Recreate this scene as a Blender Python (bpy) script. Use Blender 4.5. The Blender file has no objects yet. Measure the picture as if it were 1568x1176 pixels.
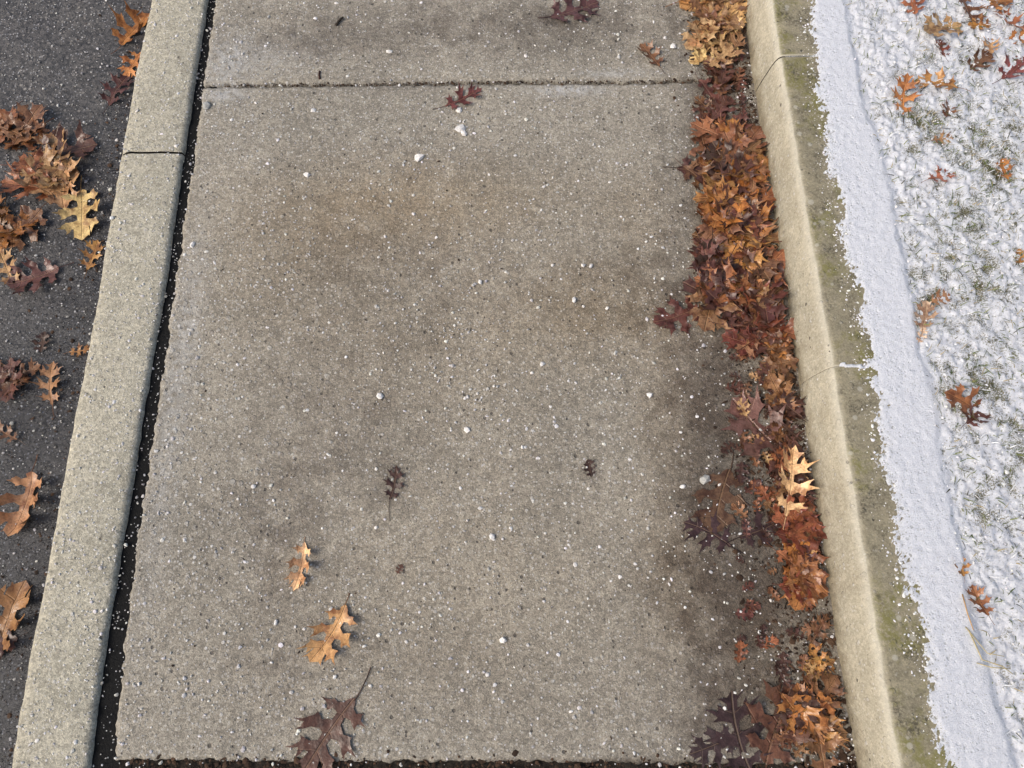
import bpy, math, random
import numpy as np
from mathutils import Vector, Matrix
from mathutils.geometry import delaunay_2d_cdt
R=random.Random(7); N=np.random.default_rng(7)
# ------------------------------------------------ survey frame (camera 1.5 m above the pavement)
H=1.5; F=1150.0; PW=1568; PH=1176
r=math.radians(0.75); ph=math.radians(71.2)
X3=Vector((math.cos(r),math.sin(r),0)); Y3=Vector((-math.sin(r)*math.sin(ph),math.cos(r)*math.sin(ph),-math.cos(ph))); Z3=X3.cross(Y3)
ROT=Matrix((X3,Y3,Z3))
def gp(u,v,z=0.0):
    c=Vector(((u-PW/2)/F,-(v-PH/2)/F,-1)); w=ROT@c; t=(z-H)/w.z
    return (w.x*t,w.y*t)
def pxm(u,v,z=0.0):
    a=gp(u-5,v,z);b=gp(u+5,v,z); return math.hypot(a[0]-b[0],a[1]-b[1])/10
def mkline(pts,z,off=0.0):
    P=sorted([gp(u,v,z)[::-1] for u,v in pts]); ys=np.array([p[0] for p in P]); xs=np.array([p[1] for p in P])+off
    k=np.polyfit(ys,xs,1)[0]
    yf=np.linspace(ys[0],ys[-1],200); xf=np.interp(yf,ys,xs); pf=np.polyfit(yf,xf,5); xf=.6*np.polyval(pf,yf)+.4*xf
    def f(y):
        y=np.asarray(y,float); o=np.interp(y,yf,xf)
        o=np.where(y<ys[0],xf[0]+k*(y-ys[0])*0.3,o); o=np.where(y>ys[-1],xf[-1]+k*(y-ys[-1])*0.3,o); return o
    return f
def hsh(ix,iy,s):
    n=(ix.astype(np.int64)*374761393+iy.astype(np.int64)*668265263+s*974711)&0xffffffff
    n=((n^(n>>13))*1274126177)&0xffffffff
    return ((n^(n>>16))&0xffffff)/float(0xffffff)
def vn(x,y,sc,s=0):
    x=np.asarray(x,float)*sc; y=np.asarray(y,float)*sc; x,y=np.broadcast_arrays(x,y)
    x,y=x*.83+y*.56+s*3.7,-x*.56+y*.83
    ix=np.floor(x);iy=np.floor(y);fx=x-ix;fy=y-iy;fx=fx*fx*(3-2*fx);fy=fy*fy*(3-2*fy)
    a=hsh(ix,iy,s);b=hsh(ix+1,iy,s);c=hsh(ix,iy+1,s);d=hsh(ix+1,iy+1,s)
    return (a*(1-fx)+b*fx)*(1-fy)+(c*(1-fx)+d*fx)*fy
def sst(a,b,x): t=np.clip((x-a)/(b-a),0,1); return t*t*(3-2*t)
ZR=-0.10; ZK=0.12
cL =mkline([(228,0),(205,110),(180,235),(138,500),(100,690),(62,900),(38,1020),(10,1176)],0)
cR =mkline([(318,0),(298,130),(280,235),(260,400),(232,560),(210,700),(185,850),(160,1000),(138,1176)],0,-.003)
sL =mkline([(329,0),(310,130),(288,300),(271,400),(250,560),(227,700),(205,850),(188,1000),(170,1176)],0,.001)
kF =mkline([(1137,0),(1150,100),(1162,190),(1180,300),(1195,400),(1210,500),(1225,600),(1241,700),(1257,820),(1269,900),(1284,1000),(1312,1176)],0)
snE=mkline([(1245,0),(1232,60),(1245,130),(1262,200),(1272,300),(1285,380),(1300,450),(1322,540),(1338,620),(1348,720),(1363,800),(1383,900),(1403,1000),(1428,1110),(1448,1176)],ZK)
kB =mkline([(1285,0),(1305,100),(1330,200),(1362,330),(1395,480),(1425,650),(1455,830),(1482,950),(1510,1060),(1540,1176)],ZK)
# ------------------------------------------------ mesh helpers
def link(o): bpy.context.scene.collection.objects.link(o); return o
def mkobj(name,V,Fc,mat,attrs=None,smooth=True):
    me=bpy.data.meshes.new(name); me.from_pydata(V,[],Fc)
    if attrs:
        for k,(t,a) in attrs.items():
            at=me.attributes.new(k,t,'POINT'); a=np.asarray(a,dtype=np.float32).ravel()
            at.data.foreach_set({'FLOAT_COLOR':'color','FLOAT_VECTOR':'vector','FLOAT':'value'}[t],a)
    me.polygons.foreach_set('use_smooth',[smooth]*len(me.polygons)); me.update()
    me.materials.append(mat); return link(bpy.data.objects.new(name,me))
def grid(name,X,Y,Z,mat,attrs=None,smooth=True):
    n,m=X.shape; V=np.stack([X.ravel(),Y.ravel(),Z.ravel()],1).tolist()
    i=np.arange(n*m).reshape(n,m)
    Fc=np.stack([i[:-1,:-1].ravel(),i[:-1,1:].ravel(),i[1:,1:].ravel(),i[1:,:-1].ravel()],1).tolist()
    return mkobj(name,V,Fc,mat,attrs,smooth)
# ------------------------------------------------ node helpers
class NT:
    def __init__(s,name,dim='3D'):
        s.m=bpy.data.materials.new(name); s.m.use_nodes=True; s.t=s.m.node_tree; s.t.nodes.clear(); s.dim=dim
        s.o=s.n('ShaderNodeOutputMaterial'); s.b=s.n('ShaderNodeBsdfPrincipled'); s.l(s.b.outputs[0],s.o.inputs[0])
        g=s.n('ShaderNodeNewGeometry'); s.pos=g.outputs['Position']; s.nor=g.outputs['Normal']
    def n(s,t): return s.t.nodes.new(t)
    def l(s,a,b): s.t.links.new(a,b)
    def put(s,inp,v):
        if isinstance(v,bpy.types.NodeSocket): s.l(v,inp)
        elif isinstance(v,(tuple,list)): inp.default_value=tuple(v)+((1,) if len(v)==3 and inp.type=='RGBA' else ())
        else: inp.default_value=v
    def math(s,op,a,b=0.0,c=None):
        k=s.n('ShaderNodeMath'); k.operation=op; s.put(k.inputs[0],a); s.put(k.inputs[1],b)
        if c is not None: s.put(k.inputs[2],c)
        return k.outputs[0]
    def mr(s,v,a,b,c=0.0,d=1.0):
        k=s.n('ShaderNodeMapRange'); s.put(k.inputs[0],v)
        for i,q in enumerate((a,b,c,d)): s.put(k.inputs[1+i],q)
        return k.outputs[0]
    def mix(s,f,a,b,mode='MIX'):
        k=s.n('ShaderNodeMix'); k.data_type='RGBA'; k.blend_type=mode
        s.put(k.inputs[0],f); s.put(k.inputs[6],a); s.put(k.inputs[7],b); return k.outputs[2]
    def noise(s,sc,det=3,ro=0.5,vec=None):
        k=s.n('ShaderNodeTexNoise'); k.noise_dimensions=s.dim; s.l(vec or s.pos,k.inputs['Vector']); k.inputs['Scale'].default_value=sc
        k.inputs['Detail'].default_value=det; k.inputs['Roughness'].default_value=ro; return k.outputs[0]
    def vor(s,sc,off=0.0):
        a=s.n('ShaderNodeVectorMath'); a.operation='ADD'; s.l(s.pos,a.inputs[0]); a.inputs[1].default_value=(off,off*1.7,off*.3)
        k=s.n('ShaderNodeTexVoronoi'); k.voronoi_dimensions=s.dim; s.l(a.outputs[0],k.inputs['Vector']); k.inputs['Scale'].default_value=sc
        q=s.n('ShaderNodeSeparateColor'); s.l(k.outputs['Color'],q.inputs[0]); return k.outputs['Distance'],q.outputs[0],q.outputs[1]
    def spots(s,sc,thr,rmax,soft=0.08,off=0.0,rmin=.1):
        d,a,b=s.vor(sc,off); rad=s.mr(a,thr,1.0,rmin,rmax); gate=s.math('GREATER_THAN',a,thr)
        return s.math('MULTIPLY',s.mr(s.math('SUBTRACT',rad,d),0,soft),gate),b
    def att(s,name):
        k=s.n('ShaderNodeAttribute'); k.attribute_name=name; return k
    def sep(s,c):
        q=s.n('ShaderNodeSeparateColor'); s.l(c,q.inputs[0]); return q.outputs
    def bump(s,h,dist,st=1.0):
        k=s.n('ShaderNodeBump'); s.put(k.inputs['Height'],h); k.inputs['Distance'].default_value=dist; k.inputs['Strength'].default_value=st
        s.l(k.outputs[0],s.b.inputs['Normal'])
    def grey(s,v):
        k=s.n('ShaderNodeCombineColor')
        for i in range(3): s.l(v,k.inputs[i])
        return k.outputs[0]
    def fin(s,col,rough,spec=0.4):
        s.put(s.b.inputs['Base Color'],col); s.put(s.b.inputs['Roughness'],rough); s.b.inputs['Specular IOR Level'].default_value=spec; return s.m
def concrete(name,base,agg=1.0,masks=True,moss=False,fine=1.0):
    k=NT(name,'2D' if masks else '3D')
    if masks:
        o=k.sep(k.att('mask').outputs['Color']); wet,brn,ex=o[0],o[1],o[2]; pale=k.att('pale').outputs['Fac']
    else: wet=brn=0.0; ex=0.45
    g=k.mr(k.noise(300,4,.75),.28,.72,1-.42*fine,1+.42*fine)
    _,va,vb=k.vor(200,1.3); g=k.math('MULTIPLY',g,k.mr(va,0,1,1-.25*fine,1+.25*fine))
    g=k.math('MULTIPLY',g,k.mr(k.noise(3.5,4,.6),.3,.7,.86,1.12))
    g=k.math('MULTIPLY',g,k.mr(k.noise(40,3,.6),.3,.7,.90,1.10))
    col=k.mix(1.0,base,k.grey(g),'MULTIPLY')
    s1,c1=k.spots(62,.60,.42,.08,3.1); s2,c2=k.spots(95,.80,.38,.1,7.7); s3,_=k.spots(70,.94,.28,.1,11.); s4,_=k.spots(190,.83,.5,.1,5.,.2); s5,_=k.spots(150,.85,.4,.1,15.)
    exf=k.mr(ex,0,1,.08,1.0)
    tone=k.mix(c1,(.27,.24,.20),(.54,.52,.47))
    col=k.mix(k.math('MULTIPLY',s1,k.math('MULTIPLY',exf,.7*agg)),col,tone)
    col=k.mix(k.math('MULTIPLY',s5,.4*agg),col,(.13,.115,.10))
    col=k.mix(k.math('MULTIPLY',s2,k.mr(ex,0,1,.45,.9)),col,k.mix(c2,(.38,.36,.32),(.80,.79,.76)))
    col=k.mix(k.math('MULTIPLY',s4,.6),col,(.60,.58,.54))
    col=k.mix(k.math('MULTIPLY',s3,.75),col,(.09,.08,.07))
    if masks:
        nz=k.mr(k.noise(16,5,.7),.3,.7,-.3,.3)
        w2=k.mr(k.math('ADD',wet,k.math('MULTIPLY',nz,k.mr(wet,0,.35,0,1))),.04,.95,0,1)
        col=k.mix(k.mr(k.math('ADD',brn,k.math('MULTIPLY',nz,brn)),0,1,0,.7),col,k.mix(1.0,col,(.90,.77,.60),'MULTIPLY'))
        col=k.mix(k.math('MULTIPLY',pale,k.mr(k.noise(60,4,.7),.35,.6)),col,(.60,.61,.61))
        col=k.mix(w2,col,k.mix(1.0,col,(.30,.265,.25),'MULTIPLY'))
        rough=k.mr(w2,0,1,.85,.4)
    else: rough=.85
    if moss:
        up=k.mr(k.sep(k.nor)[2],.80,.985); z=k.n('ShaderNodeSeparateXYZ'); k.l(k.pos,z.inputs[0])
        top=k.mix(1.0,col,(.62,.60,.53),'MULTIPLY'); mm=k.math('MULTIPLY',k.mr(k.noise(7,5,.65),.47,.56),k.mr(k.noise(120,3,.7),.38,.55))
        top=k.mix(k.math('MULTIPLY',mm,.8),top,(.185,.175,.050)); dk=k.math('MULTIPLY',k.mr(k.noise(18,5,.7),.48,.62),k.mr(k.noise(190,3,.7),.42,.58))
        top=k.mix(k.math('MULTIPLY',dk,.75),top,(.05,.043,.032)); s6,_=k.spots(55,.75,.4,.1,21.); top=k.mix(k.math('MULTIPLY',s6,.65),top,(.44,.42,.35))
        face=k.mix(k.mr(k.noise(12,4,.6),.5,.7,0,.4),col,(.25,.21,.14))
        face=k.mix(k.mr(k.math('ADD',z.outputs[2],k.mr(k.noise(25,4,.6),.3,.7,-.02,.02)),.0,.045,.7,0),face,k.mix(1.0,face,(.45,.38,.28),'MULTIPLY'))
        face=k.mix(k.mr(z.outputs[2],.095,.112,0,.45),face,(.56,.53,.44))  # highlight along the arris, painted into the face colour as a paler band
        col=k.mix(up,face,top)
    h=k.math('ADD',k.math('MULTIPLY',s1,k.math('MULTIPLY',exf,.9)),k.math('ADD',k.math('MULTIPLY',k.noise(330,4,.7),.9*fine),k.math('SUBTRACT',k.math('MULTIPLY',s2,.5),k.math('MULTIPLY',s3,1.2))))
    k.bump(h,.0026,.9)
    return k.fin(col,rough,.35)
M_slab=concrete('sidewalk_concrete',(.335,.305,.248))
M_curb=concrete('curb_concrete',(.45,.42,.33),masks=False)
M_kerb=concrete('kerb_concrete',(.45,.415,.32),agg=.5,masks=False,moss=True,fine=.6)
def asphalt():
    k=NT('asphalt','2D'); o=k.sep(k.att('mask').outputs['Color'])
    _,a,b=k.vor(150,2.); col=k.mix(a,(.032,.031,.032),(.145,.135,.125))
    col=k.mix(1.0,col,k.grey(k.mr(k.noise(300,4,.7),.25,.75,.5,1.5)),'MULTIPLY')
    s1,c1=k.spots(85,.6,.45,.1,4.); col=k.mix(k.math('MULTIPLY',s1,k.mr(o[1],0,1,.25,.85)),col,k.mix(c1,(.12,.11,.10),(.36,.335,.30)))
    s2,_=k.spots(150,.84,.4,.1,9.,.2); col=k.mix(k.math('MULTIPLY',s2,.75),col,(.5,.5,.5))
    col=k.mix(k.mr(k.noise(5,4,.6),.4,.65,0,.55),col,k.mix(1.0,col,(.50,.50,.56),'MULTIPLY'))
    col=k.mix(o[0],col,k.mix(1.0,col,(.34,.36,.41),'MULTIPLY'))
    h=k.math('ADD',k.math('MULTIPLY',s1,1.2),k.noise(200,4,.7)); k.bump(h,.003,.9)
    return k.fin(col,k.mr(o[0],0,1,.5,.16),.6)
M_asph=asphalt()
def simple(name,c1,c2,sc,rough=.9,bd=.002):
    k=NT(name); n=k.noise(sc,4,.7); k.bump(n,bd); return k.fin(k.mix(k.mr(n,.3,.7),c1,c2),rough,.3)
M_seal=simple('joint_filler_black',(.002,.002,.002),(.008,.008,.008),180,.85,.003)
def vcol(name,rough,spec=.3,nsc=400,amt=.25,bd=.0006):
    k=NT(name); n=k.noise(nsc,3,.6); c=k.mix(1.0,k.att('col').outputs['Color'],k.grey(k.mr(n,.3,.7,1-amt,1+amt)),'MULTIPLY'); k.bump(n,bd); return k.fin(c,rough,spec)
M_grit=vcol('grit',.75); M_crumb=vcol('litter',.8); M_grass=vcol('grass_blade',.6); M_twig=vcol('bark',.8)
def leafmat():
    k=NT('oak_leaf_surface'); a=k.att('luv'); s=k.n('ShaderNodeSeparateXYZ'); k.l(a.outputs['Vector'],s.inputs[0])
    au=k.math('ABSOLUTE',s.outputs[0]); v=s.outputs[1]
    mid=k.mr(au,.006,.016,1,0)
    ph_=k.math('MULTIPLY',k.math('SUBTRACT',v,k.math('MULTIPLY',au,.55)),4.0)
    fr=k.math('ABSOLUTE',k.math('SUBTRACT',k.math('FRACT',k.math('ADD',ph_,.62)),.5)); lat=k.mr(fr,.015,.05,1,0)
    vein=k.math('MAXIMUM',mid,k.math('MULTIPLY',lat,.5))
    base=k.att('col').outputs['Color']
    n1=k.noise(40,4,.65); n2=k.noise(220,4,.7)
    c=k.mix(k.mr(n1,.43,.62),base,k.mix(1.0,base,(.42,.32,.28),'MULTIPLY'))
    c=k.mix(1.0,c,k.grey(k.mr(n2,.3,.7,.75,1.25)),'MULTIPLY')
    sp,_=k.spots(260,.88,.4,.1,2.); c=k.mix(k.math('MULTIPLY',sp,.65),c,(.04,.02,.012))
    c=k.mix(k.math('MULTIPLY',vein,.4),c,k.mix(.3,k.mix(1.0,base,(1.4,1.35,1.3),'MULTIPLY'),(.45,.32,.18)))
    k.bump(k.math('ADD',k.math('MULTIPLY',vein,-.6),n1),.003,.9)
    return k.fin(c,k.mr(n1,.3,.7,.22,.5),.5)
M_leaf=leafmat()
def snowmat():
    k=NT('snow_on_grass','2D'); b=k.att('bare').outputs['Fac']
    n=k.noise(330,5,.85); n2=k.noise(130,3,.6)
    c=k.mix(k.mr(n,.3,.65),(.66,.70,.77),(.90,.91,.935)); sp,_=k.spots(190,.72,.45,.15,1.); sp2,_=k.spots(90,.76,.38,.15,4.)
    c=k.mix(k.math('MULTIPLY',sp,k.mr(b,0,.5,.16,.8)),c,(.26,.27,.22)); c=k.mix(k.math('MULTIPLY',sp2,k.mr(b,.12,.5,0,.9)),c,(.10,.105,.06))
    g=k.mix(n2,(.05,.065,.02),(.22,.19,.10))
    m=k.mr(k.math('ADD',b,k.mr(n,.3,.7,-.3,.3)),.45,.62)
    c=k.mix(m,c,g); k.bump(k.math('ADD',k.math('SUBTRACT',n,k.math('MULTIPLY',sp2,.5)),k.math('MULTIPLY',n2,.3)),.0035,.8)
    return k.fin(c,.8,.2)
M_snow=snowmat()
# ------------------------------------------------ stains / wetness (real wet & stained zones)
def blobs(X,Y,L,z=0):
    o=np.zeros_like(X)
    for u,v,ru,rv,a in L:
        c=gp(u,v,z); s=pxm(u,v,z); o=o+a*np.exp(-(((X-c[0])/(ru*s))**2+((Y-c[1])/(rv*s))**2))
    return o
WET=[(1120,50,70,60,.65),(1090,180,60,90,.65),(1080,330,75,120,.55),(1080,480,85,80,.5),(1120,590,95,80,.8),(1060,620,60,50,.28),(1110,690,90,70,.65),(1140,780,90,60,.7),
     (1080,770,70,50,.4),(1110,870,105,70,.65),(1190,900,60,70,.45),(1160,980,95,80,.55),(1150,1080,100,80,.5),(1100,1130,90,30,.4),(1060,950,80,130,.3),(600,745,26,20,.4),(705,155,22,18,.4),(903,722,16,16,.4),(510,1120,50,35,.3),(875,22,50,22,.4),
     (330,1125,60,8,.3),(430,930,60,160,.28),(560,1010,200,60,.2),(660,1174,500,8,.8),(520,640,150,190,.30),(560,360,170,100,.24),(780,40,330,60,.5),(480,60,120,50,.25),(730,450,120,100,.18),(400,770,90,90,.2),(960,440,90,90,.24),(620,130,120,14,.25),(850,1090,280,60,.18),(640,240,200,60,.14),(820,800,120,120,.12)]
BRN=[(540,330,200,90,.6),(930,470,130,80,.8),(700,300,220,70,.5),(1030,640,60,120,.5),(1150,450,60,200,.5),(1040,880,60,120,.6),(650,520,260,160,.4),(980,330,60,80,.4),(1180,1000,80,120,.5),(430,420,120,90,.3),(700,900,300,200,.3)]
EXP=[(360,420,120,300,.8),(480,330,150,200,.3),(290,800,100,300,.6),(420,60,160,60,.4),(600,600,400,400,.25),(1150,900,100,300,.5),(1130,600,80,100,.5),(1100,60,60,60,.5)]
PALE=[(870,138,50,9,.8),(350,95,35,50,.5),(420,85,60,30,.25),(940,112,60,8,.35),(345,145,30,12,.5),(640,128,120,6,.2),(255,700,22,200,.25),(290,480,22,150,.28)]
def slab(name,yb,yt,dense=True):
    W=1.37; Lh=abs(yt(0)-yb(0))
    st=.0045 if dense else .05
    def ax(L,st):
        a=np.concatenate([[0,0,.0015,.003,.0055,.009,.014],np.arange(.02,L-.019,st),[L-.014,L-.009,L-.0055,L-.003,L-.0015,L,L]]); return a/L
    s=ax(W,st); t=ax(Lh,st*1.2); S,T=np.meshgrid(s,t)
    Xa=-.7+S*W; Y=yb(Xa)+T*(yt(Xa)-yb(Xa)); xl=sL(Y); xr=kF(Y)+.02; X=xl+S*(xr-xl)
    dl=S*W; d2=np.minimum(T*Lh,(1-T)*Lh)
    j=(vn(Y,Y*0,140,3)-.5)*.006+(vn(Y,Y*0,35,4)-.5)*.007; X=X+j*np.exp(-dl/.008)
    j=(vn(X,Y*0+9,150,5)-.5)*.006+(vn(X,Y*0+9,40,6)-.5)*.006; Y=Y+j*np.exp(-d2/.008)
    d=np.minimum(dl,d2)+ (vn(X,Y,180,8)-.5)*.005
    Z=-.006*np.clip(1-d/.009,0,1)**2+(vn(X,Y,6,1)-.5)*.003+(vn(X,Y,60,2)-.5)*.0012
    Z[0,:]=Z[-1,:]=-.05; Z[:,0]=Z[:,-1]=-.05
    wet=np.clip(blobs(X,Y,WET)+.5*np.exp(-((kF(Y)-X)/.05)),0,1); br=np.clip(blobs(X,Y,BRN),0,1); ex=np.clip(.15+blobs(X,Y,EXP)+.3*(vn(X,Y,4,5)-.5),0,1)
    smooth_=np.exp(-np.minimum(T*Lh,(1-T)*Lh)/.03); ex=ex*(1-.7*smooth_); br=br*(1-.6*smooth_)
    m=np.stack([wet,br,ex,ex*0+1],-1)
    return grid(name,X,Y,Z,M_slab,{'mask':('FLOAT_COLOR',m),'pale':('FLOAT',np.clip(blobs(X,Y,PALE),0,1))})
pa,pb=gp(310,130),gp(1025,123); k1=(pb[1]-pa[1])/(pb[0]-pa[0])
j1=lambda x,o=0:pa[1]+k1*(np.asarray(x)-pa[0])+o
pc,pd=gp(173,1163),gp(1090,1168); k2=(pd[1]-pc[1])/(pd[0]-pc[0])
j2=lambda x,o=0:pc[1]+k2*(np.asarray(x)-pc[0])+o
slab('concrete_sidewalk_slab',lambda x:j2(x,.0),lambda x:j1(x,-.0045))
slab('concrete_sidewalk_slab',lambda x:j1(x,.0045),lambda x:j1(x,1.45))
slab('concrete_sidewalk_slab',lambda x:j2(x,-1.45),lambda x:j2(x,-.022))
for i in range(1,6):
    slab('concrete_sidewalk_slab',lambda x:j1(x,1.457+(i-1)*1.46),lambda x:j1(x,1.45+i*1.46),False)
    slab('concrete_sidewalk_slab',lambda x:j2(x,-1.45-i*1.46),lambda x:j2(x,-1.457-(i-1)*1.46),False)
# joint filler under slabs
ys=np.linspace(-9,10,1500); T,S=np.meshgrid(ys,np.linspace(0,1,6),indexing='ij')
X=cR(T)-.03+S*(sL(T)-cR(T)+.06); grid('black_expansion_joint',X,T,-.011+(vn(X,T,60,4)-.5)*.006,M_seal)
X=np.array([[-.9,.9],[-.9,.9]]); grid('sidewalk_bedding',X,np.array([[-9,-9],[10,10]])*1.0,X*0-.03,simple('bedding_dirt',(.01,.009,.007),(.04,.033,.025),160))
X=np.linspace(-.72,.66,300); S,T=np.meshgrid(X,np.linspace(-.026,.004,8)); grid('joint_debris',S,j2(S)+T,-.010+(vn(S,T,120,3)-.5)*.010,simple('dark_debris',(.008,.007,.006),(.05,.04,.03),200,.9,.004))
# ------------------------------------------------ curbs as swept profiles
def sweep(name,lineA,lineB,prof,y0,y1,mat,step=.006):
    lo,hi=max(y0,-.6),min(y1,2.3)
    near=np.arange(lo,hi,step); yy=np.unique(np.concatenate([[y0,y0+.003],np.arange(y0+.003,lo-.1,.1),near,np.arange(hi,y1-.003,.1),[y1-.003,y1]])); yy=yy[(yy>=y0)&(yy<=y1)]
    a=lineA(yy);b=lineB(yy); P=np.array(prof)
    X=a[:,None]+(b-a)[:,None]*P[None,:,0]+P[None,:,1]; Y=np.repeat(yy[:,None],len(P),1); Z=np.repeat(P[None,:,2],len(yy),0)
    X=X+(vn(Y*1.0+P[None,:,0]*3,Z,45,3)-.5)*.003+(vn(Y,Z,9,8)-.5)*.004; Z=Z+(vn(X,Y,60,2)-.5)*.0018
    Y=Y+(vn(X,Z,60,4)-.5)*.004
    Z[0,:]-=.0025;Z[-1,:]-=.0025
    return grid(name,X,Y,Z,mat)
curbprof=[(0,-.01,-.16),(0,-.008,-.06),(0,-.002,-.018),(0,.006,-.004),(0,.016,.0015),(0,.03,.003),(.33,0,.004),(.5,0,.004),(.66,0,.004),(1,-.012,.003),(1,-.004,.001),(1,0,-.006),(1,.001,-.04)]
yc=gp(235,234)[1]; seg=3.0
for a,b in [(yc-seg*3,yc-seg*2-.006),(yc-seg*2,yc-seg-.006),(yc-seg,yc-.0025),(yc+.0025,yc+seg),(yc+seg+.006,yc+2*seg),(yc+2*seg+.006,yc+3*seg)]:
    sweep('concrete_road_curb',cL,cR,curbprof,a,b,M_curb)
kp=[(0,.0,-.05),(0,.001,0),(0,.004,.03),(0,.008,.06),(0,.013,.09),(0,.017,.106),(0,.021,.114),(0,.027,.1185),(0,.036,.12),(0,.05,.12),(.4,.0,.12),(.6,0,.12),(.8,0,.12),(1,-.012,.119),(1,-.004,.116),(1,0,.108),(1,.001,.03)]
yk1=gp(1187,85,.12)[1]; yk2=gp(1287,560,.12)[1]
for a,b in [(yk1-8,yk1-4.006),(yk1-4,yk2-.0003),(yk2+.0003,yk1-.0014),(yk1+.0014,yk1+3),(yk1+3.006,yk1+8)]:
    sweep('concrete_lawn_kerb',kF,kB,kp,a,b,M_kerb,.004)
yy_=np.array([-8.,10.]); grid('kerb_core',np.stack([kF(yy_)+.05,kB(yy_)-.05],1),np.array([[-8,-8],[10,10]])*1.0,np.full((2,2),.105),simple('mortar',(.03,.028,.02),(.10,.09,.07),100))
# ------------------------------------------------ road, lawn, ground
ys=np.concatenate([np.linspace(-12,-.7,12),np.arange(-.6,2.4,.012),np.linspace(2.5,12,12)]); xo=np.concatenate([np.arange(.02,-.9,-.012),[-1,-1.5,-3,-6,-9]])
XO,Y=np.meshgrid(xo,ys); X=cL(Y)+XO
w=np.clip(.85*np.exp(-(XO/.15)**2)*sst(1.75,1.2,Y)+.1+blobs(X,Y,[(20,800,120,200,.5),(60,620,60,150,.4),(20,1080,60,150,.5)],ZR)+.5*(vn(X,Y,5,3)-.5)+.3*(vn(X,Y,22,4)-.5),0,1)
e=np.clip(blobs(X,Y,[(80,60,200,170,1.),(0,200,150,100,.6)],ZR)+.2,0,1)
grid('asphalt_road',X,Y,ZR+(vn(X,Y,7,2)-.5)*.006+(vn(X,Y,45,2)-.5)*.003,M_asph,{'mask':('FLOAT_COLOR',np.stack([w,e,e*0,e*0+1],-1))})
BARE=[(1510,240,45,55,.45),(1560,180,40,50,.3),(1485,450,50,60,.35),(1480,600,60,50,.35),(1555,700,40,50,.35),(1405,440,30,60,.25),(1440,200,70,70,.3),(1500,760,50,60,.25),(1390,170,40,40,.3),(1550,560,60,60,.3),(1540,900,60,80,.05),(1500,380,60,60,.25),(1480,90,50,50,.2),(1550,310,50,40,.25),(1480,330,50,50,.2)]
ys=np.concatenate([np.linspace(-14,-.6,14),np.arange(-.5,2.3,.004),np.linspace(2.4,14,14)])
f=np.concatenate([np.arange(.036,.24,.0035),np.arange(.24,.95,.0042),[1.0,1.2,1.6,2.4,4,8,16,30]])
XO,Y=np.meshgrid(f,ys); X=kF(Y)+XO
dE=X-snE(Y)+(vn(X,Y,12,1)-.5)*.026+(vn(X,Y,45,2)-.5)*.018+(vn(X,Y,170,3)-.5)*.020+(N.random(X.shape)-.5)*.016
dB=X-kB(Y)+(vn(X,Y,10,21)-.5)*.022+(vn(X,Y,60,22)-.5)*.008
zk=ZK+np.where(dE<0,-.005,-.003+.006*sst(-.006,.030,dE))+(vn(X,Y,90,4)-.5)*.0016+(N.random(X.shape)-.5)*.0018+(vn(X,Y,9,5)-.5)*.002
lump=(vn(X,Y,22,6)-.5)*.007+(vn(X,Y,70,7)-.5)*.007+(vn(X,Y,150,8)-.5)*.008+(N.random(X.shape)-.5)*.005
dens=blobs(X,Y,BARE,ZK)
dip=.001+.007*vn(X*0,Y,4,33)
zl=ZK-dip+(dip-.001)*sst(.005,.06,dB)+lump*sst(-.005,.04,dB)*.9
Z=np.where(dB<0,zk,zl*sst(0,.020,dB)+zk*(1-sst(0,.020,dB)))
Zs=ZK+.0016+(vn(X,Y,160,4)-.5)*.005; mj=(np.abs(Y-yk2+(X-kF(Y)-.05)*.10+(vn(X,Y,40,5)-.5)*.006)<.0042)&(X<snE(Y)+.01); Z=np.where(mj,np.maximum(Z,Zs),Z)
bare=np.where(dB<.005,.42*(1-sst(0,.05,dE))+.08,np.clip(.26+dens*.55-lump*15+(vn(X,Y,50,11)-.5)*.45,0,1)*sst(-.01,.03,dB)); bare=np.where(mj,0,bare)
grid('snowy_lawn',X,Y,Z,M_snow,{'bare':('FLOAT',bare)})
X=np.array([[-250,250],[-250,250]])*1.0; grid('ground',X,np.array([[-250,-250],[250,250]])*1.0,X*0-.17,simple('distant_ground',(.10,.11,.05),(.45,.46,.45),2.))
# ------------------------------------------------ granular masses
t=(1+5**.5)/2
ICO=np.array([(-1,t,0),(1,t,0),(-1,-t,0),(1,-t,0),(0,-1,t),(0,1,t),(0,-1,-t),(0,1,-t),(t,0,-1),(t,0,1),(-t,0,-1),(-t,0,1)])/math.sqrt(1+t*t)
ICF=np.array([(0,11,5),(0,5,1),(0,1,7),(0,7,10),(0,10,11),(1,5,9),(5,11,4),(11,10,2),(10,7,6),(7,1,8),(3,9,4),(3,4,2),(3,2,6),(3,6,8),(3,8,9),(4,9,5),(2,4,11),(6,2,10),(8,6,7),(9,8,1)])
def grains(name,C,rad,cols,mat,flat=.7,el=.35):
    C=np.asarray(C);n=len(C);V=ICO[None]*(1+N.uniform(-.28,.28,(n,12,1)))
    V=V*np.stack([N.uniform(1-el,1+el,n),N.uniform(1-el,1+el,n),np.full(n,flat)],-1)[:,None]
    a=N.uniform(0,6.28,n); ca,sa=np.cos(a)[:,None],np.sin(a)[:,None]
    V=np.stack([V[...,0]*ca-V[...,1]*sa,V[...,0]*sa+V[...,1]*ca,V[...,2]],-1)*np.asarray(rad)[:,None,None]+C[:,None]
    Fc=(ICF[None]+np.arange(n)[:,None,None]*12).reshape(-1,3)
    cc=np.repeat(np.concatenate([np.asarray(cols),np.ones((n,1))],1)[:,None],12,1)
    return mkobj(name,V.reshape(-1,3).tolist(),Fc.tolist(),mat,{'col':('FLOAT_COLOR',cc)},False)
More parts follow.
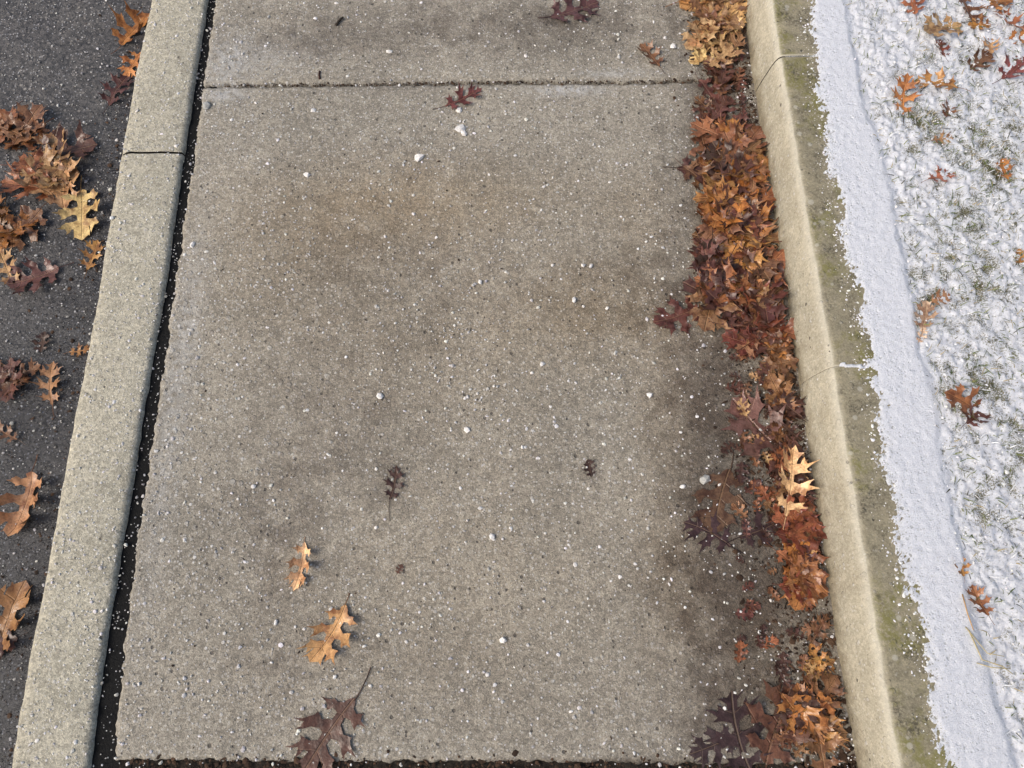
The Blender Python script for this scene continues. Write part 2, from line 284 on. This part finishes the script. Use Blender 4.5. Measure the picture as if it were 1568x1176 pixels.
def wh(n,lo=.35,hi=.8):
    b=N.uniform(lo,hi,n)[:,None]; return b*np.stack([np.ones(n),N.uniform(.95,1,n),N.uniform(.87,1.,n)],-1)
def rr(n,med=.0011,sg=.45,mx=.0042): return np.minimum(med*np.exp(N.normal(0,sg,n)),mx)
NS=15000
y=N.uniform(-.4,2.0,NS); s=N.uniform(0,1,NS)**1.15; x=sL(y)+s*(kF(y)-sL(y)); keep=.15+vn(x,y,6,31)*.8+.3*vn(x,y,20,3)>N.uniform(.15,1.1,NS); x,y=x[keep],y[keep]
C=np.stack([x,y,np.full(len(x),.0006)],-1); grC=[C]; grR=[rr(len(x),.0014,.5)]; grK=[wh(len(x),.42,.85)]
for u,v,s in [(770,980,6.5),(879,460,5.5),(830,558,4.5),(705,198,7),(642,242,6),(582,607,5),(1078,734,8),(296,375,5),(995,605,5),(735,432,4),(715,658,4.5),(423,953,4),(318,162,8),(800,685,4),(753,822,4),(596,80,4.5),(1030,72,5),(480,170,4),(893,407,5),(905,408,4),(703,170,5),(710,205,6),(388,745,4.5),(1045,745,4),(470,268,4)]:
    c=gp(u,v); grC.append([[c[0],c[1],.002]]); grR.append([s*pxm(u,v)]); grK.append([[.78,.76,.72] if s<7.5 else [.42,.42,.39]])
n=520; y=N.uniform(-.4,1.9,n); s=N.uniform(0,1,n); x=cR(y)+.001+s*(sL(y)-cR(y)-.002); grC.append(np.stack([x,y,N.uniform(-.011,-.004,n)],-1)); grR.append(rr(n,.0013)); grK.append(wh(n,.2,.7))
n=2200; y=N.uniform(-.4,1.9,n); s=N.uniform(.05,.98,n); x=cL(y)+s*(cR(y)-cL(y)); grC.append(np.stack([x,y,np.full(n,.0042)],-1)); grR.append(rr(n,.0013)); grK.append(wh(n,.5,.85))
n=3800; y=N.uniform(-.4,2.,n); x=cL(y)-.01-N.uniform(0,1,n)**1.2*.7; grC.append(np.stack([x,y,np.full(n,ZR+.002)],-1)); grR.append(rr(n,.0013,.5)); grK.append(wh(n,.25,.8))
grains('rock_salt_grit',np.concatenate(grC),np.concatenate(grR),np.concatenate(grK),M_grit)
C=[];Rd=[];K=[]
def lit(x,y,z,r_):
    n=len(x); C.append(np.stack([x,y,z],-1)); Rd.append(r_); b=N.uniform(.3,1.8,n)[:,None]; K.append(b*np.array([[.05,.028,.016]]) )
n=5500; y=N.uniform(-.4,1.9,n); x=kF(y)-np.abs(N.normal(0,.065,n))-.003; lit(x,y,np.full(n,.001),rr(n,.002,.55,.008))
n=1100; x=N.uniform(-.7,.62,n); y=j2(x)+N.normal(-.010,.012,n); lit(x,y,N.uniform(-.006,.001,n),rr(n,.0018,.5,.006))
n=600; x=N.uniform(-.7,.62,n); y=j1(x)+N.normal(0,.003,n); lit(x,y,N.uniform(-.006,-.001,n),rr(n,.0014,.4,.003))
n=1100; y=N.uniform(-.4,1.9,n); x=cL(y)-np.abs(N.normal(0,.08,n)); lit(x,y,np.full(n,ZR+.001),rr(n,.0018,.5,.005))
n=900; y=N.uniform(-.4,1.9,n); x=N.uniform(-.65,.6,n); lit(x,y,np.full(n,.0005),rr(n,.001,.4,.003))
grains('dark_leaf_crumbs',np.concatenate(C),np.concatenate(Rd),np.concatenate(K),M_crumb,.4,.6)
n=1300; y=N.uniform(-.4,1.9,n); x=snE(y)+N.normal(.002,.012,n); x=np.maximum(x,kF(y)+.04)
g1=np.stack([x,y,np.full(n,ZK+.0)],-1)
n2=1300; y=N.uniform(-.4,1.9,n2); x=kF(y)-np.abs(N.normal(0,.05,n2)); g2=np.stack([x,y,y*0+.002],-1); g2=g2[vn(x,y,14,8)>.55]
n3=6000; y=N.uniform(-.4,1.95,n3); x=kB(y)+N.uniform(.005,.6,n3); g3=np.stack([x,y,np.full(n3,ZK+.001)+N.uniform(0,.004,n3)],-1)
G=np.concatenate([g1,g2,g3]); grains('snow_crumbs',G,rr(len(G),.0011,.45,.0035),wh(len(G),.78,.9)*np.array([[.98,1,1.04]]),M_grit)
# ------------------------------------------------ grass
V=[];Fc=[];K=[];NB=30000
yy=N.uniform(-.42,1.95,NB); xx=kB(yy)+.004+N.uniform(0,1,NB)**.9*.62
P=np.stack([xx,yy],1); dd=blobs(xx,yy,BARE,ZK)+vn(xx,yy,22,17)*.6-.12
for (x,y),d in zip(P,dd):
    if R.random()>max(.24,min(1,d*1.15)): continue
    L=R.uniform(.006,.026); a=R.uniform(0,6.283); el=R.uniform(.1,1.2); wdt=R.uniform(.0005,.0011)
    h=np.array([math.cos(a),math.sin(a)]); s=np.array([-h[1],h[0]])*wdt; b=len(V); bend=R.uniform(-.006,.006)
    q=R.random(); c=(.09,.125,.035) if q<.27 else (.19,.22,.07) if q<.44 else (.38,.32,.18) if q<.60 else (.72,.74,.75) if q<.88 else (.05,.05,.03)
    z0=ZK-.006+R.uniform(0,.008)
    for tt,ww in ((0,1),(.5,.9),(1,.1)):
        px=x+h[0]*L*tt*math.cos(el)-h[1]*bend*tt*tt; py=y+h[1]*L*tt*math.cos(el)+h[0]*bend*tt*tt; z=z0+L*tt*math.sin(el)*(1-.4*tt)
        V+=[(px-s[0]*ww,py-s[1]*ww,z),(px+s[0]*ww,py+s[1]*ww,z+.0003)]; K+=[c+(1,)]*2
    Fc+=[(b,b+1,b+3,b+2),(b+2,b+3,b+5,b+4)]
mkobj('lawn_grass',V,Fc,M_grass,{'col':('FLOAT_COLOR',np.array(K))})
# ------------------------------------------------ oak leaves
BASE=[(.012,.0,0),(.035,.05,0),(.035,.10,0),(.10,.125,0),(.20,.085,1),(.175,.15,0),(.31,.175,1),(.19,.20,0),(.20,.265,1),(.10,.215,0),(.035,.235,0),(.035,.335,0),
 (.13,.39,0),(.26,.345,1),(.24,.43,0),(.44,.50,1),(.25,.505,0),(.31,.61,1),(.17,.525,0),(.08,.49,0),(.035,.52,0),(.035,.615,0),(.12,.665,0),(.25,.66,1),(.20,.73,0),(.35,.84,1),(.18,.79,0),(.19,.90,1),(.11,.785,0),(.055,.78,0),(.06,.86,0),(.16,.95,1),(.05,.92,0)]
def template(rg,full):
    sides=[]
    for sg in (1,-1):
        w=rg.uniform(.8,1.15); tilt=rg.uniform(-.06,.06); o=[]
        for (u,v,tp) in BASE:
            uu=u*w*(1 if tp else full if u<.1 else 1+.3*(full-1)) + rg.uniform(-.012,.012)*(3 if tp else 1); vv=v+tilt*u/.3+rg.uniform(-.012,.012)*(2 if tp else .5)
            o.append((sg*max(uu,.008),vv,tp))
        sides.append(o)
    ring=sides[0]+[(0,1.0,1)]+sides[1][::-1]
    pts=[]; m=len(ring)
    for i,(u,v,tp) in enumerate(ring):
        pts.append((u,v)); u2,v2,t2=ring[(i+1)%m]
        if i==m-1: continue
        mx,my=(u+u2)/2,(v+v2)/2; k=.10 if (tp or t2) else 0
        pts.append((mx*(1-k*.6),my))
    co=[Vector(p) for p in pts]; n=len(co); edges=[(i,(i+1)%n) for i in range(n)]
    def inside(x,y):
        c=False;j=n-1
        for i in range(n):
            xi,yi=co[i];xj,yj=co[j]
            if (yi>y)!=(yj>y) and x<(xj-xi)*(y-yi)/(yj-yi)+xi: c=not c
            j=i
        return c
    inn=[]
    for yy in np.arange(.04,.98,.05):
        for xx in np.arange(-.44,.45,.045):
            x=0 if abs(xx)<.024 else xx+rg.uniform(-.008,.008)
            if inside(x,yy): inn.append(Vector((x,yy+rg.uniform(-.006,.006))))
    vs,_,fs,_,_,_=delaunay_2d_cdt(co+inn,edges,[],1,1e-5)
    return np.array([tuple(v) for v in vs]),[tuple(f_) for f_ in fs if len(f_)>=3 and inside(*(sum((vs[i] for i in f_),Vector((0,0)))/len(f_)))]
rg=random.Random(3); TPL=[template(rg,fu) for fu in (1,1.2,1.6,1.1,1.7,2.2,2.6,2.0)]
PAL={'tan':(.52,.31,.14),'yel':(.74,.49,.23),'ora':(.42,.18,.05),'org':(.54,.26,.08),'brn':(.27,.135,.065),'red':(.23,.07,.04),'drk':(.09,.042,.03),'mar':(.15,.062,.045),'pal':(.70,.55,.36),'rst':(.31,.12,.052)}
class Mass:
    def __init__(s): s.V=[];s.F=[];s.U=[];s.C=[]
    def add(s,x,y,z,L,ang,col,curl=.25,tilt=(0,0),stem=.3,tp=None,fold=.15,wob=.02,sq=1.0):
        V,Fs=TPL[tp if tp is not None else R.randrange(len(TPL))]
        if isinstance(col,str): col=PAL[col]
        bb=R.uniform(.7,1.25); c=[q*bb*R.uniform(.92,1.08) for q in col]
        u=V[:,0];v=V[:,1]-.45
        a=curl*R.uniform(.6,1.4); p1,p2=R.uniform(0,6),R.uniform(0,6); bd=R.uniform(-.5,1)*curl*.6
        hh=a*u*u*2.2+fold*np.abs(u)+bd*v*v+wob*(np.sin(9*u+p1+5*v)+np.sin(11*v+p2-6*u)+.7*np.sin(24*u+p2)*np.sin(21*v+p1)+.4*np.sin(40*u+p1+33*v))*(.3+np.abs(u)*2.2)
        uu=u*sq*(1-.35*min(1,abs(a))*np.abs(u)*1.5)+R.uniform(-.25,.25)*v*v
        loc=np.stack([uu,v,hh],-1)
        st=[];nS=7; sb=R.uniform(-.25,.25); sv=-.45; z0s=bd*.2; sf=[]; u0=float(uu[np.argmin(V[:,1])])
        for i in range(nS+1):
            q=i/nS; cx=u0+sb*q*q*stem; cy=sv-q*stem+.02; rad=.0075*(1+.5*(q>.9))
            for k_ in range(4):
                an=k_*math.pi/2; st.append((cx+rad*math.cos(an),cy,z0s*(1-q)+rad*math.sin(an)+.004))
        nb=len(loc)
        for i in range(nS):
            for k_ in range(4):
                a0=nb+i*4+k_; a1=nb+i*4+(k_+1)%4; sf.append((a0,a1,a1+4,a0+4))
        A=np.concatenate([loc,np.array(st)])*L
        M=np.array(Matrix.Rotation(ang-math.pi/2,3,'Z')@Matrix.Rotation(tilt[0],3,'X')@Matrix.Rotation(tilt[1],3,'Y'))
        A=A@M.T; A[:,2]-=np.percentile(A[:nb,2],6); A[:,2]=np.maximum(A[:,2],.0004); A+=np.array([x,y,z+.0008])
        b=len(s.V); s.V+=A.tolist(); s.F+=[tuple(i+b for i in f_) for f_ in Fs]+[tuple(i+b for i in f_) for f_ in sf]
        s.U+=[(q[0],q[1],0) for q in V]+[(0.02,0,0)]*len(st)
        s.C+=[tuple(c)+(1,)]*nb+[(c[0]*.55,c[1]*.5,c[2]*.5,1)]*len(st)
    def make(s,name): return mkobj(name,s.V,s.F,M_leaf,{'luv':('FLOAT_VECTOR',np.array(s.U)),'col':('FLOAT_COLOR',np.array(s.C))})
def single(u,v,px,deg,col,z=0,**k):
    x,y=gp(u,v,z); m=Mass(); m.add(x,y,z,px*pxm(u,v,z),math.radians(deg),col,**k); return m.make('oak_leaf')
single(463,864,74,262,(.84,.58,.30),curl=.7,fold=.3,tp=4,stem=.12,sq=.8)
single(510,968,96,240,(.66,.38,.16),curl=.35,tp=7,stem=.2)
single(506,1118,125,235,(.17,.08,.055),curl=.05,fold=.05,tp=2,stem=.42,wob=.012)
single(604,742,54,80,'drk',curl=.2,fold=.1,wob=.03,tp=1,stem=.6)
single(708,152,66,30,(.14,.05,.04),curl=.2,tp=0,stem=.3,wob=.03)
single(877,18,80,20,(.14,.065,.055),curl=.1,tp=2,stem=.25,wob=.03)
single(997,86,52,120,'brn',curl=.5,tp=4,stem=.3)
single(903,718,28,100,'drk',curl=.1,tp=6,stem=1.0)
single(612,872,16,60,'mar',curl=.1,tp=5)
single(1040,484,78,200,'mar',curl=.25,tp=5,wob=.04)
single(1172,668,140,130,(.17,.08,.065),curl=.12,tp=7,stem=.35)
single(1103,762,105,250,(.16,.09,.05),curl=.04,fold=.02,wob=.006,tp=6)
single(1088,816,80,150,(.05,.03,.028),curl=.04,fold=.02,wob=.006,tp=3)
single(1165,812,80,20,(.06,.035,.028),curl=.04,fold=.02,wob=.006,tp=4)
single(1130,1128,120,100,(.06,.035,.03),curl=.05,fold=.03,wob=.008,tp=3)
single(1095,1140,80,200,(.06,.035,.03),curl=.05,fold=.03,wob=.008,tp=4)
single(1190,1110,130,60,(.15,.075,.04),curl=.15,tp=5)
for a in [(205,48,70,60,'ora',.6),(205,98,54,250,'org',.5),(178,140,60,70,'drk',.3),(127,325,90,280,'yel',.6),(143,393,52,80,'org',.4),(78,590,72,100,'tan',.5),(122,538,34,10,'org',.2),(66,525,34,90,'drk',.1),(42,768,100,262,'tan',.8),(12,952,115,80,(.36,.17,.07),.6),(10,665,50,150,'brn',.4),(56,425,80,200,'mar',.3),(10,590,70,20,(.2,.09,.05),.3),(38,573,50,30,'brn',.3),(12,412,75,120,'tan',.4),(100,232,90,10,'mar',.3),(0,985,60,200,'drk',.2)]:
    single(a[0],a[1],a[2],a[3],a[4],z=ZR+.002,curl=a[5],fold=.15,wob=.03,tp=R.choice([1,2,4,5]))
for a in [(1381,152,70,80,'org',.5),(1435,130,64,160,'org',.4),(1440,45,78,200,'tan',.4),(1441,76,36,90,'red',.3),(1545,38,64,120,'rst',.3),(1552,108,66,40,(.28,.09,.07),.3),(1497,98,48,30,'brn',.5),(1398,8,46,90,'rst',.3),(1438,273,52,20,(.42,.16,.08),.2),(1536,262,40,90,'ora',.3),(1416,487,52,70,'pal',.4),(1438,458,36,20,'tan',.3),
          (1474,618,66,150,'rst',.4),(1490,640,50,30,'mar',.3),(1497,922,50,100,'rst',.4),(1470,868,34,90,'org',.3),(1478,20,58,300,'brn',.4),(1560,395,26,90,'org',.2),(1565,60,52,0,'ora',.3),(1410,515,28,60,'pal',.2),(1520,8,52,10,'org',.3),(1450,170,32,60,'brn',.3),(1440,215,38,10,'tan',.3),(1515,75,40,70,'tan',.4),(1500,40,34,170,'ora',.4)]:
    single(a[0],a[1],a[2],a[3],a[4],z=ZK-.002,curl=a[5],wob=.03,tp=R.choice([1,2,4,5,7]),tilt=(R.uniform(-.3,.3),R.uniform(-.3,.3)))
pile=Mass()
def cl(u0,v0,u1,v1,n,pal,px=(70,120),lift=.014,z=0,m=pile,tl=.18):
    for i in range(n):
        q=(i+R.random())/n; v=v0+(v1-v0)*R.random(); u=u0+(u1-u0)*R.random(); x,y=gp(u,v,z)
        if z==0: x=min(x,float(kF(y))-.035)
        p=R.uniform(*px)*pxm(u,v,z)
        m.add(x,y,z+lift*q*R.random(),p,R.uniform(0,6.28),R.choice(pal),curl=R.uniform(.05,.6),tilt=(R.uniform(-tl,tl),R.uniform(-tl,tl)),stem=R.uniform(.1,.35),fold=R.uniform(0,.22),wob=.03,tp=R.choice([1,2,4,5,5,6,7,7]))
cl(1065,-10,1120,20,10,['tan','brn','org','brn'],(50,80))
cl(1068,15,1120,105,26,['tan','tan','brn','yel','rst','brn'],(36,66))
cl(1070,105,1140,200,12,['brn','mar','drk','brn'],(36,62),.008)
cl(1068,230,1110,300,6,['mar','drk','brn'],(55,85),.006)
cl(1072,310,1140,400,11,['mar','drk','rst','brn'],(60,100),.008)
cl(1078,400,1170,490,18,['mar','brn','rst','brn','drk','mar'],(65,105),.010)
cl(1090,205,1155,265,10,['ora','org','rst','brn'],(65,95))
cl(1105,260,1172,350,14,['org','ora','rst','ora','brn','mar'],(62,100))
cl(1120,340,1188,440,15,['org','ora','rst','mar','brn','rst'],(62,100))
cl(1130,440,1192,530,14,['mar','brn','rst','tan','red','mar'],(55,90))
cl(1182,525,1210,620,12,['brn','ora','brn','tan'],(40,64),.008)
cl(1192,600,1222,720,12,['brn','rst','drk','mar'],(40,64),.008)
cl(1198,700,1235,780,6,['drk','brn','mar','tan'],(42,70),.008)
cl(1205,780,1240,850,9,['ora','rst','red','brn'],(52,80))
cl(1198,850,1245,905,9,['rst','red','ora','rst'],(52,84),.010)
cl(1245,960,1266,1040,5,['brn','org','tan'],(40,60),.008)
cl(1215,1060,1280,1150,10,['brn','ora','brn','drk'],(58,90),.012)
cl(1060,20,1215,200,20,['drk','brn','mar'],(16,34),.004); cl(1110,500,1225,720,30,['drk','brn','mar','tan'],(14,34),.004); cl(1130,720,1250,1000,40,['drk','brn','mar','rst'],(14,36),.004); cl(1180,1000,1290,1160,24,['drk','brn','mar'],(16,40),.004)
x_,y_=gp(1214,742,.03); pile.add(x_,y_,.020,112*pxm(1212,742,.03),math.radians(75),(.80,.54,.27),curl=1.0,fold=.3,tp=1,wob=.05,stem=.2)
pile.make('oak_leaf_pile')
rd=Mass()
cl(5,185,50,225,6,['brn','rst','brn'],(50,80),.010,ZR+.002,rd); cl(45,235,105,300,9,['tan','brn','tan','rst'],(60,90),.012,ZR+.002,rd); cl(-15,305,40,360,8,['ora','brn','rst'],(55,85),.010,ZR+.002,rd); cl(-40,560,20,600,4,['brn','mar'],(50,80),.01,ZR+.002,rd)
rd.make('road_leaf_pile')
# ------------------------------------------------ twigs and straw
def tube(name,pts,rad,col,z):
    V=[];Fc=[]; P=[Vector((*gp(u,v,z),z+rad+dz)) for u,v,dz in pts]; n=len(P)
    for i,p in enumerate(P):
        d=(P[min(i+1,n-1)]-P[max(i-1,0)]).normalized(); s=d.cross(Vector((0,0,1))).normalized(); w=s.cross(d); rr_=rad*(1-.4*i/n)*R.uniform(.85,1.15)
        for k in range(6): a=k*math.pi/3; V.append(tuple(p+rr_*(s*math.cos(a)+w*math.sin(a))))
    for i in range(n-1):
        for k in range(6): Fc.append((i*6+k,i*6+(k+1)%6,i*6+6+(k+1)%6,i*6+6+k))
    Fc+=[tuple(range(5,-1,-1)),tuple(range((n-1)*6,n*6))]
    return mkobj(name,V,Fc,M_twig,{'col':('FLOAT_COLOR',np.array([col+(1,)]*len(V)))})
tube('twig',[(515,40,0),(519,35,.001),(523,31,.001),(526,28,0)],.0035,(.03,.022,.016),0)
tube('twig',[(490,122,0),(489,116,0),(490,110,0)],.0028,(.05,.02,.015),0)
tube('grass_straw',[(1483,965,0),(1500,1010,.006),(1530,1020,.008),(1548,1032,.004)],.0011,(.5,.42,.22),ZK+.004)
tube('grass_straw',[(1478,960,0),(1508,1000,.006),(1535,1005,.004)],.0009,(.5,.42,.22),ZK+.004)
tube('grass_straw',[(1473,910,0),(1478,940,.006),(1488,965,.004)],.0012,(.5,.30,.12),ZK+.004)
tube('grass_straw',[(1495,1015,0),(1515,1022,.006),(1545,1024,.004)],.0009,(.5,.42,.22),ZK+.004)
# ------------------------------------------------ light, camera
w=bpy.data.worlds.new('World'); bpy.context.scene.world=w; w.use_nodes=True; nt=w.node_tree
sky=nt.nodes.new('ShaderNodeTexSky'); sky.sky_type='NISHITA'; sky.sun_disc=False
el=math.radians(45); az=math.radians(-112)
sky.sun_elevation=el; sky.sun_rotation=az; sky.dust_density=5; sky.air_density=1.0
bg=nt.nodes['Background']; nt.links.new(sky.outputs[0],bg.inputs[0]); bg.inputs[1].default_value=.15
d=Vector((math.sin(az)*math.cos(el),math.cos(az)*math.cos(el),math.sin(el)))
sl=bpy.data.lights.new('sun','SUN'); sl.energy=1.5; sl.angle=math.radians(25); sl.color=(1,.94,.85)
so=link(bpy.data.objects.new('sun',sl)); so.rotation_euler=d.to_track_quat('Z','Y').to_euler()
cam=bpy.data.cameras.new('camera'); cam.sensor_width=36; cam.lens=F/PW*36; cam.clip_start=.02; cam.clip_end=600
co=link(bpy.data.objects.new('camera',cam)); co.matrix_world=Matrix.Translation((0,0,H))@ROT.to_4x4()
bpy.context.scene.camera=co
sc=bpy.context.scene; sc.view_settings.view_transform='Standard'; sc.view_settings.look='None'; sc.view_settings.exposure=0
